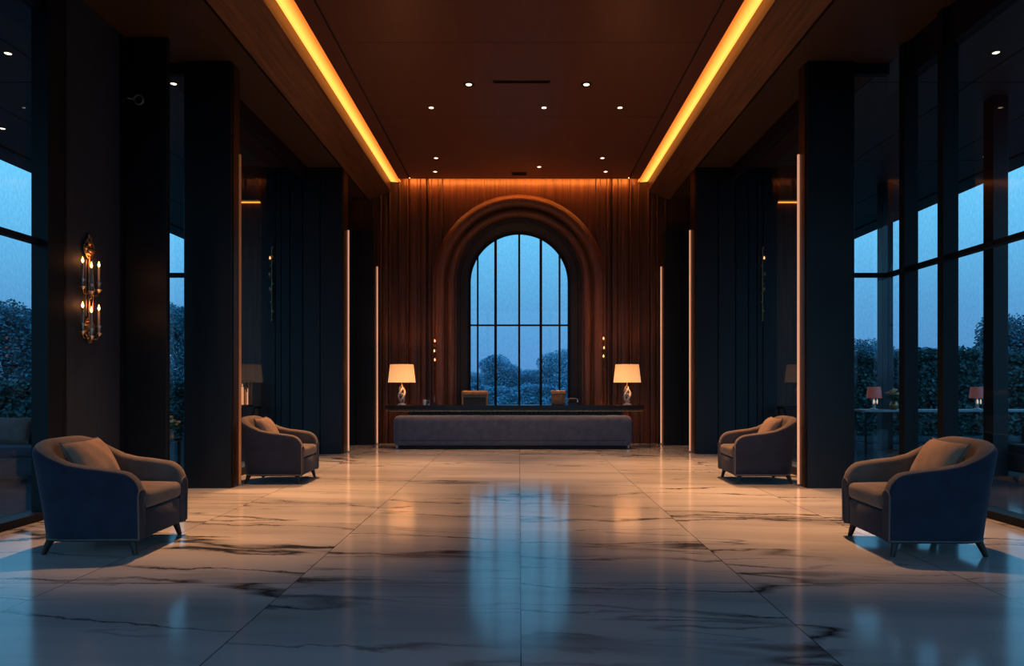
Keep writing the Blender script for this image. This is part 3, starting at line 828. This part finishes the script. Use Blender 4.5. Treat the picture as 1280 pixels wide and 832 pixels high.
# ------------------------------------------------------------------ sconces
def candle_sconce():
    """ornate two-tier sconce, built facing +X from a wall at x=0, centred at z=0"""
    r = empty('candle_sconce')
    # scrolled back plate
    for sgn in (-1, 1):
        bm = bmesh.new(); z0 = sgn * 0.44
        for k in range(7):
            t = k / 6
            ellipsoid(bm, (0.02 + 0.012 * math.sin(k * 2), 0.03 * math.sin(k * 2.4), z0 + sgn * (t * 0.16 - 0.06)), (0.024, 0.072 * (1 - t * 0.75), 0.036), 8, 6)
        for q in (-1, 1):
            tube(bm, [(0.02, q * (0.02 + 0.085 * math.sin(PI * a / 10) * (1 - a / 30)), z0 + sgn * (-0.12 + 0.022 * a)) for a in range(11)], 0.009, 6)
            tube(bm, [(0.025, q * (0.05 + 0.028 * math.cos(a)), z0 - sgn * 0.02 + 0.028 * math.sin(a)) for a in [0.5 * b_ for b_ in range(12)]], 0.008, 6)
        ellipsoid(bm, (0.02, 0, sgn * 0.56), (0.012, 0.012, 0.03), 8, 6)
        obj('scroll_plate', bm, M['brass'], r, 40, world=False)
    bm = bmesh.new(); tube(bm, [(0.02, 0, -0.42), (0.02, 0, 0.42)], 0.010, 8)
    for q in (-1, 1): tube(bm, [(0.02, q * 0.05, -0.30), (0.03, q * 0.075, 0.0), (0.02, q * 0.05, 0.30)], 0.006, 6)
    obj('rod', bm, M['brass'], r, 40, world=False)
    for tier in (0.0, -0.47):
        zb = tier + 0.0
        for ex, ey, dz in ((0.03, -0.16, 0.0), (0.085, -0.10, -0.045), (0.03, 0.13, 0.0)):
            z = zb + dz
            bm = bmesh.new()
            tube(bm, [(0.02, 0, z - 0.02), (0.02 + ex * 0.4, ey * 0.4, z - 0.07), (0.02 + ex * 0.85, ey * 0.85, z - 0.065), (0.02 + ex, ey, z - 0.01)], 0.007, 8)
            arm = obj('arm', bm, M['brass'], r, 40, world=False)
            bm = bmesh.new(); lathe(bm, [(0.01, -0.03), (0.03, -0.005), (0.038, 0.004), (0.02, 0.006), (0.014, 0.02), (0.018, 0.05), (0.016, 0.055), (0.026, 0.075), (0.024, 0.085), (0.014, 0.085)], (0.02 + ex, ey, z), 14)
            obj('candle_cup', bm, M['silver'], arm, 40, world=False)
            bm = bmesh.new(); lathe(bm, [(0.0125, 0.08), (0.0125, 0.24), (0.009, 0.246), (0.002, 0.25)], (0.02 + ex, ey, z), 12)
            obj('candle', bm, M['candle'], arm, 40, world=False)
            bm = bmesh.new(); lathe(bm, [(0.003, 0.248), (0.011, 0.262), (0.012, 0.275), (0.007, 0.295), (0.001, 0.315)], (0.02 + ex, ey, z), 10)
            obj('flame', bm, M['flame'], arm, 60, world=False)
    return r
cs = candle_sconce()
cs.location = (-4.249, 7.08, 2.14); cs.scale = (0.92, 0.92, 0.92)
tag(cs, 'ornate brass wall sconce with two tiers of three lit candles on the dark left panel', 'wall sconce')

def slim_sconce(x, y, z, h, nb, label, lit=(1, 1, 1), jit=0, mirror=1):
    """narrow upright sconce facing -Y with small bulbs one over another"""
    r = empty('slim_sconce', (x, y, z), label=label, cat='wall sconce')
    bm = bmesh.new(); tube(bm, [(x, y - 0.02, z), (x, y - 0.02, z + h)], 0.008, 8)
    for q in range(9):
        zz = z + h * q / 8
        ellipsoid(bm, (x + 0.018 * math.sin(q * 1.9), y - 0.022, zz), (0.018, 0.012, 0.022), 8, 6)
    obj('back_rod', bm, M['brass'], r, 40)
    for k in range(nb):
        zz = z + h * (0.42 + 0.2 * k) + (0.02 if k == nb - 1 else 0); xx = x - mirror * 0.02 * (1 if k % 2 else 0.5)
        bm = bmesh.new(); tube(bm, [(x, y - 0.02, zz - 0.05), (xx, y - 0.06, zz - 0.06), (xx, y - 0.08, zz - 0.03)], 0.006, 6)
        lathe(bm, [(0.008, -0.035), (0.028, -0.022), (0.030, -0.016), (0.012, -0.014)], (xx, y - 0.08, zz), 12)
        a = obj('bracket', bm, M['brass'], r, 40)
        bm = bmesh.new(); lathe(bm, [(0.008, -0.016), (0.015, 0.002), (0.017, 0.014), (0.010, 0.032), (0.003, 0.045)], (xx, y - 0.08, zz), 12)
        obj('bulb', bm, M['bulb'] if lit[k] else M['silver'], a, 60)
    return r
slim_sconce(-1.685, YB - 0.06, 1.30, 0.90, 3, 'slim brass sconce with three small bulbs on the back wall, left of the arched window')
slim_sconce(1.685, YB - 0.06, 1.40, 0.84, 3, 'slim brass sconce with three small bulbs on the back wall, right of the arched window', mirror=-1)
slim_sconce(-4.25, 12.39, 2.30, 1.25, 3, 'slim dark sconce with one lit bulb on the wide left pillar', (0, 0, 1))
slim_sconce(4.18, 12.39, 2.30, 1.25, 3, 'slim dark sconce with one lit bulb on the wide right pillar', (0, 0, 1), mirror=-1)

# ------------------------------------------------------------------ things beyond the inner glazing
def console(x0, x1, y0, y1, z1, label, base=-0.02, top='desk'):
    r = empty('console_table', ((x0 + x1) / 2, (y0 + y1) / 2, base), label=label, cat='table')
    obj('table_top', B(x0, x1, y0, y1, z1 - 0.04, z1, 0.006, 2), M[top], r)
    obj('shelf', B(x0 + 0.04, x1 - 0.04, y0 + 0.03, y1 - 0.03, base + 0.18, base + 0.20), M['desk'], r)
    for px in (x0 + 0.03, x1 - 0.03):
        for py in (y0 + 0.03, y1 - 0.03): obj('leg', B(px - 0.015, px + 0.015, py - 0.015, py + 0.015, base, z1 - 0.04), M['frame'], r)
    return r
console(-5.05, -4.36, 11.85, 12.2, 0.83, 'dark console table under the amber lantern, beyond the left inner glazing')
console(4.36, 5.05, 11.85, 12.2, 0.83, 'empty dark console table beyond the right inner glazing')
lx, ly, lz = -4.58, 12.02, 0.83
r = empty('lantern', (lx, ly, lz), label='ribbed amber glass lantern with lit candles on the left console table', cat='lantern')
bm = bmesh.new(); lathe(bm, [(0.13, 0), (0.13, 0.02), (0.11, 0.03)], (lx, ly, lz), 24); obj('base', bm, M['copper'], r, 40)
bm = bmesh.new()
for k in range(10): tube(bm, [(lx + 0.115 * math.cos(2 * PI * k / 10), ly + 0.115 * math.sin(2 * PI * k / 10), lz + 0.02), (lx + 0.115 * math.cos(2 * PI * k / 10), ly + 0.115 * math.sin(2 * PI * k / 10), lz + 0.42)], 0.012, 8)
obj('ribs', bm, M['amber'], r, 40)
bm = bmesh.new(); tube(bm, [(lx + 0.115 * math.cos(2 * PI * k / 24), ly + 0.115 * math.sin(2 * PI * k / 24), lz + 0.42) for k in range(25)], 0.012, 8); obj('rim', bm, M['copper'], r, 40)
for k in range(3):
    a = 2 * PI * k / 3; bm = bmesh.new(); lathe(bm, [(0.02, 0.03), (0.02, 0.24 + 0.04 * k), (0.004, 0.25 + 0.04 * k), (0.012, 0.27 + 0.04 * k), (0.001, 0.31 + 0.04 * k)], (lx + 0.05 * math.cos(a), ly + 0.05 * math.sin(a), lz), 10)
    obj('candle', bm, M['ember'], r, 40)

# ------------------------------------------------------------------ terrace furniture
def flowers(x, y, z, label, sc=1.0):
    r = empty('flower_vase', (x, y, z), label=label, cat='flowers')
    bm = bmesh.new(); lathe(bm, [(0.05 * sc, 0), (0.075 * sc, 0.05 * sc), (0.07 * sc, 0.10 * sc), (0.05 * sc, 0.14 * sc), (0.055 * sc, 0.15 * sc)], (x, y, z), 18); obj('vase', bm, M['brass'], r, 40)
    rnd = random.Random(3); bs = bmesh.new(); bf = bmesh.new()
    for k in range(22):
        a = rnd.random() * 2 * PI; q = rnd.random() ** 0.6 * 0.15 * sc; zz = z + (0.25 + 0.10 * (1 - q / (0.15 * sc)) + rnd.uniform(-0.03, 0.03)) * sc
        p = (x + q * math.cos(a), y + q * math.sin(a), zz)
        tube(bs, [(x, y, z + 0.12 * sc), p], 0.004 * sc, 5)
        for b_ in range(5):
            t = 2 * PI * b_ / 5
            ellipsoid(bf, (p[0] + 0.022 * sc * math.cos(t), p[1] + 0.022 * sc * math.sin(t), p[2]), (0.02 * sc, 0.02 * sc, 0.014 * sc), 6, 4)
        for b_ in range(2):
            ellipsoid(bs, (p[0] + rnd.uniform(-.04, .04) * sc, p[1] + rnd.uniform(-.04, .04) * sc, p[2] - 0.06 * sc), (0.03 * sc, 0.012 * sc, 0.02 * sc), 6, 4)
    obj('stems', bs, M['stem'], r, 60); obj('blossoms', bf, M['petal'], r, 60)
    return r
console(-5.15, -4.42, 9.05, 9.45, 0.50, 'low dark side table with flowers, glimpsed between the two near left pillars')
flowers(-4.43 - 0.06, 9.24, 0.50, 'cream flower bouquet in a brass vase, glimpsed between the near left pillars', 0.8)
r = empty('small_box', (-4.5, 9.1, 0.5), label='small pale rose box on the low side table beside the bouquet', cat='box')
obj('body', B(-4.53, -4.43, 9.07, 9.15, 0.50, 0.535), M['book'], r); obj('lid', B(-4.535, -4.425, 9.065, 9.155, 0.535, 0.55), M['book'], r)

console(6.0, 9.2, 12.5, 12.95, 0.755, 'long thin pale-topped table on the terrace beyond the right glazing', top='pale_top')
flowers(6.60, 12.68, 0.755, 'round flower arrangement on the long terrace table at the right', 1.0)
def rose_lamp(x, y, z, label):
    r = empty('terrace_lamp', (x, y, z), label=label, cat='lamp', group='rose lamps on the terrace table')
    bm = bmesh.new(); lathe(bm, [(0.07, 0), (0.07, 0.015), (0.02, 0.03), (0.03, 0.08), (0.035, 0.13), (0.018, 0.18), (0.012, 0.22)], (x, y, z), 16); obj('base', bm, M['crystal'], r, 40)
    bm = bmesh.new(); lathe(bm, [(0.13, 0.20), (0.105, 0.40), (0.10, 0.40), (0.125, 0.20)], (x, y, z), 24); obj('lamp_shade', bm, M['rose'], r, 40)
    for q in (-1, 1):
        bm = bmesh.new(); ellipsoid(bm, (x + q * 0.03, y - 0.05, z + 0.14), (0.012, 0.012, 0.045), 8, 6); obj('bulb', bm, M['lens_dim'], r, 50)
    return r
rose_lamp(6.26, 12.7, 0.755, 'dim rose-shaded lamp beside the flowers on the long terrace table')
rose_lamp(8.08, 12.7, 0.755, 'dim rose-shaded lamp at the far right of the long terrace table')

def sofa(s, label, plab):
    # faces across the terrace; s mirrors it left/right
    x0, x1, y0, y1 = 5.95, 8.1, 8.85, 9.75
    if s > 0: x0, x1 = 6.42, 8.57
    mid = x0 + 1.075
    r = empty('terrace_sofa', (s * mid, 9.3, -0.02), label=label, cat='sofa')
    obj('base', B(*sorted((s * x0, s * x1)), y0, y1, 0.06, 0.30, 0.03, 3), M['out_fab'], r, 40)
    for a, b_ in ((x0 + 0.02, mid - 0.005), (mid + 0.005, x1 - 0.02)): obj('seat_cushion', B(*sorted((s * a, s * b_)), y0 - 0.01, y1 - 0.2, 0.30, 0.42, 0.04, 3), M['out_fab'], r, 50)
    obj('backrest', B(*sorted((s * (x0 + 0.35), s * x1)), y1 - 0.22, y1, 0.28, 0.66, 0.06, 4), M['out_fab'], r, 50)
    for lx in (x0 + 0.1, x1 - 0.1):
        for ly in (y0 + 0.08, y1 - 0.08): obj('leg', B(s * lx - 0.03, s * lx + 0.03, ly - 0.03, ly + 0.03, -0.02, 0.07), M['frame'], r)
    p = pillow(); p.name = 'sofa_pillow'; p.data.materials[0] = M['out_pillow']
    p.location = (s * (x0 + 0.65), 9.27, 0.428); p.rotation_euler = (0, math.radians(-24), math.radians(-90)); tag(p, plab, 'cushion')
    return r
sofa(-1, 'charcoal outdoor sofa on the terrace beyond the left glazing', 'russet pillow on the terrace sofa at the left')
sofa(1, 'charcoal outdoor sofa on the terrace beyond the right glazing', 'russet pillow on the terrace sofa at the right')

# ------------------------------------------------------------------ trees and hedges
def leaf_cloud(bm, blobs, count, size, rnd):
    tot = sum(b_[3] * b_[4] for b_ in blobs)
    for (x, y, z, rx, rz) in blobs:
        for k in range(int(count * rx * rz / tot)):
            v = Vector((rnd.gauss(0, 1), rnd.gauss(0, 1), rnd.gauss(0, 1))).normalized() * (rnd.random() ** 0.28)
            p = Vector((x + v.x * rx, y + v.y * rx, z + v.z * rz))
            e = size * rnd.uniform(0.6, 1.4)
            q = Matrix.Rotation(rnd.uniform(0, 6.28), 3, 'Z') @ Matrix.Rotation(rnd.uniform(-1.2, 1.2), 3, 'X')
            vs = [bm.verts.new(p + q @ Vector(c)) for c in ((-e, 0, -e * 0.5), (0, e * 0.25, -e * 0.7), (e, 0, 0), (0, -e * 0.2, e * 0.7))]
            bm.faces.new(vs)
def tree_proto(seed, mat, count, size, blobs):
    rnd = random.Random(seed)
    r = empty('tree', kind=None)
    bm = bmesh.new(); tube(bm, [(0, 0, 0), (0.05, 0, 1.0), (0.0, 0.05, 2.0), (0.05, 0, 3.2)], [0.2, 0.16, 0.12, 0.05], 8)
    for (x, y, z, rx, rz) in blobs[1:]: tube(bm, [(0, 0, max(0.8, z - rz - 0.6)), (x * 0.5, y * 0.5, z - rz * 0.4), (x, y, z)], [0.08, 0.05, 0.02], 6)
    obj('trunk', bm, M['bark'], r, 60, world=False)
    bm = bmesh.new(); leaf_cloud(bm, blobs, count, size, rnd); obj('crown', bm, mat, r, world=False)
    return r
def blobs_(seed, w, h0, h1, n_):
    rnd = random.Random(seed); out = [(0, 0, (h0 + h1) / 2, w * 0.62, (h1 - h0) * 0.46)]
    for k in range(n_):
        a = 2 * PI * k / n_ + rnd.random(); z = rnd.uniform(h0 + 0.3 * (h1 - h0), h1 - 0.18 * (h1 - h0))
        q = w * 0.62 * (1 - 0.5 * (z - h0) / (h1 - h0)) * rnd.uniform(0.8, 1.1)
        out.append((q * math.cos(a), q * math.sin(a), z, w * rnd.uniform(0.26, 0.4), (h1 - h0) * rnd.uniform(0.14, 0.22)))
    return out
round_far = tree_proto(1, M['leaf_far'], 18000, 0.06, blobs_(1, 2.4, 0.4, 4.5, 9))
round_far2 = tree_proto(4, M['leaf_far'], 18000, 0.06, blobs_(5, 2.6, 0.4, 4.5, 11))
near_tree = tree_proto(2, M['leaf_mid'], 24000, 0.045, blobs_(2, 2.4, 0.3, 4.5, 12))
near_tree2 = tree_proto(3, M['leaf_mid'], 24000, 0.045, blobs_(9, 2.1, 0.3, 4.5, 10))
for p in (round_far, round_far2, near_tree, near_tree2): p['category'] = 'tree'
used = set()
def place(proto, px, py_top, Y, sc_w, label, base=-0.3):
    x = PX(px, Y); top = PZ(py_top, Y); s = (top - base) / 4.6
    if proto.name not in used:
        used.add(proto.name); o = proto
    else: o = dup(proto)
    o.location = (x, Y, base); o.rotation_euler = (0, 0, (px * 0.37) % 6.28); o.scale = (sc_w, sc_w, s)
    o['label'] = label; return o
# seen through the arched window
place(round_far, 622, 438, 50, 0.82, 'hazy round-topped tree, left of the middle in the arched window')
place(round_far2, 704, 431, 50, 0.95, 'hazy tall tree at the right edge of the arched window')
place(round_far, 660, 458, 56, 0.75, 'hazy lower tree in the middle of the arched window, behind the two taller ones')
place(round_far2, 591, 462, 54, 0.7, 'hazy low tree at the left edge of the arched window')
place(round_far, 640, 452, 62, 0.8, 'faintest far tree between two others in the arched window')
# left of the lobby
place(near_tree, 12, 372, 24, 1.05, 'misty dark tree outside the left glazing, above the hedge')
place(near_tree2, 62, 400, 32, 0.9, 'misty tree outside the left, partly behind the first glazing bar')
place(near_tree, 226, 372, 31, 0.9, 'misty tree glimpsed in the narrow gap between the near left pillars')
# right of the lobby
place(near_tree2, 1262, 382, 27, 0.95, 'tall misty tree beyond the right glazing at the far right')
place(near_tree, 1158, 428, 34, 1.1, 'lower misty tree beyond the right glazing between two mullions')
place(near_tree2, 1090, 416, 32, 0.9, 'misty tree beyond the right glazing just right of the tall navy pillar')
place(near_tree, 1215, 440, 40, 1.0, 'lower misty tree beside the tall one beyond the right glazing')
def hedge(x0, x1, y0, y1, h, label, seed, count, mat='hedge', ls=1.0):
    rnd = random.Random(seed); bm = bmesh.new()
    box(bm, x0 + 0.1, x1 - 0.1, y0 + 0.12, y1 - 0.1, -0.3, h - 0.12)
    for k in range(count):
        face = rnd.random()
        if face < 0.75: p = Vector((rnd.uniform(x0, x1), y0 + rnd.uniform(-0.05, 0.15), rnd.uniform(-0.25, h)))
        else: p = Vector((rnd.uniform(x0, x1), rnd.uniform(y0, y1), h - 0.1 + rnd.uniform(-0.1, 0.12) + 0.12 * math.sin(rnd.uniform(0, 3))))
        p.z += 0.10 * math.sin(p.x * 1.7) * (p.z / h) + 0.06 * math.sin(p.x * 4.1) * (p.z / h)
        e = rnd.uniform(0.03, 0.075) * ls
        q = Matrix.Rotation(rnd.uniform(0, 6.28), 3, 'Z') @ Matrix.Rotation(rnd.uniform(-1.2, 1.2), 3, 'X')
        bm.faces.new([bm.verts.new(p + q @ Vector(c)) for c in ((-e, 0, -e * 0.5), (0, e * 0.3, -e * 0.7), (e, 0, 0), (0, -e * 0.3, e * 0.7))])
    return tag(obj('hedge', bm, M[mat]), label, 'hedge')
hedge(-17, -5.2, 17.2, 18.2, 1.25, 'dense clipped hedge along the terrace outside the left glazing', 5, 26000)
hedge(7.0, 20, 20.0, 21.0, 2.0, 'tall dense hedge behind the terrace outside the right glazing', 6, 30000)

def side_hedge(x, label, seed):
    o = hedge(0, 15, 0, 0.9, 1.4, label, seed, 14000)
    o.rotation_euler = (0, 0, PI / 2); o.location = (x, 1.5, 0); return o
side_hedge(-13.2, 'clipped hedge running away along the far side of the left terrace', 11)
side_hedge(14.1, 'clipped hedge running away along the far side of the right terrace', 12)
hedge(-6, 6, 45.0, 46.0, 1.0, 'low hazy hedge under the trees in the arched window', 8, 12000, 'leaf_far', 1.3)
# ------------------------------------------------------------------ lights
def spot(name, loc, target, energy, col, size=60, blend=0.6, rad=0.05):
    l = bpy.data.lights.new(name, 'SPOT'); l.energy = energy; l.color = col; l.spot_size = math.radians(size); l.spot_blend = blend; l.shadow_soft_size = rad
    o = bpy.data.objects.new(name, l); link(o); o.location = loc
    o.rotation_euler = (Vector(target) - Vector(loc)).to_track_quat('-Z', 'Y').to_euler(); return o
def point(name, loc, energy, col, rad=0.04):
    l = bpy.data.lights.new(name, 'POINT'); l.energy = energy; l.color = col; l.shadow_soft_size = rad
    o = bpy.data.objects.new(name, l); link(o); o.location = loc; return o
WARM = (1.0, 0.50, 0.22)
for s in (-1, 1):
    spot('soffit_spot', (s * 2.98, 7.35, ZS - 0.02), (s * 2.45, 6.75, 0), 1900, WARM, 58, 1.0)
    spot('soffit_spot', (s * 2.98, 10.6, ZS - 0.02), (s * 2.3, 9.9, 0), 1900, WARM, 60, 0.9)
    point('lamp_glow', (-2.24 if s < 0 else 2.06, 13.74, 1.42), 20, (1.0, 0.5, 0.22), 0.05)
for (px, py) in ((539, 134), (680, 134), (775, 134), (545, 197), (753, 197), (674, 208)):
    x, y = ceil_pt(px, py)
    spot('ceiling_spot', (x, y, ZC - 0.03), (x, y, 0), 180, (1.0, 0.55, 0.29), 80, 0.9)
spot('desk_spot', (-1.4, 13.45, ZC - 0.03), (-1.4, 13.3, 0.5), 300, WARM, 44, 0.9)
spot('desk_spot', (1.3, 13.45, ZC - 0.03), (1.3, 13.3, 0.5), 300, WARM, 44, 0.9)
spot('flower_spot', (-4.62, 9.2, ZS - 0.02), (-4.5, 9.24, 0.5), 90, (1.0, 0.7, 0.42), 22, 0.8)
spot('flower_spot', (6.6, 12.3, ZS - 0.02), (6.6, 12.68, 1.0), 40, (1.0, 0.7, 0.42), 14, 0.8)  # added light to brighten the terrace flowers, no fitting above it
point('candle_glow', (-4.17, 7.08, 2.42), 0.9, (1.0, 0.38, 0.12), 0.05)
point('candle_glow', (-4.17, 7.08, 1.98), 0.9, (1.0, 0.38, 0.12), 0.05)

# ------------------------------------------------------------------ dusk sky
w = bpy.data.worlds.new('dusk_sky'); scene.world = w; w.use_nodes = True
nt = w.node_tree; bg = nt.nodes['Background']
tc = N(nt, 'ShaderNodeTexCoord'); sp = N(nt, 'ShaderNodeSeparateXYZ'); nt.links.new(tc.outputs['Generated'], sp.inputs[0])
r = ramp(nt, sp.outputs['Z'], [(0.0, (0.05, 0.14, 0.28)), (0.02, (0.125, 0.32, 0.60)), (0.10, (0.14, 0.40, 0.68)), (0.24, (0.21, 0.66, 0.98)), (0.6, (0.12, 0.38, 0.75))])
nt.links.new(r.outputs[0], bg.inputs['Color'])
# sky brightened behind the entrance, added as blue fill for the foreground
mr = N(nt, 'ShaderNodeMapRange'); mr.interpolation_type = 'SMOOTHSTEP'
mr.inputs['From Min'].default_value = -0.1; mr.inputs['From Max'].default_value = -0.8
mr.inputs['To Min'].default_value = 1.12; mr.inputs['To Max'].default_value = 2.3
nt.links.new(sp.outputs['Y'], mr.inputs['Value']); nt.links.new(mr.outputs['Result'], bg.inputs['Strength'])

# ------------------------------------------------------------------ camera
cam = bpy.data.cameras.new('camera'); co = bpy.data.objects.new('camera', cam); link(co)
co.location = (0, 0, EYE); co.rotation_euler = (PI / 2, 0, 0)
cam.sensor_width = 36; cam.lens = F / 1280 * 36
cam.shift_x = -(VX - 640) / 1280; cam.shift_y = (VY - 416) / 1280
cam.clip_end = 500
scene.camera = co
scene.view_settings.view_transform = 'Standard'
scene.view_settings.look = 'None'
scene.view_settings.exposure = 0.12
scene.view_settings.gamma = 0.86
scene.cycles.max_bounces = 8
scene.cycles.transparent_max_bounces = 16
scene.cycles.sample_clamp_indirect = 6
scene.cycles.use_denoising = True
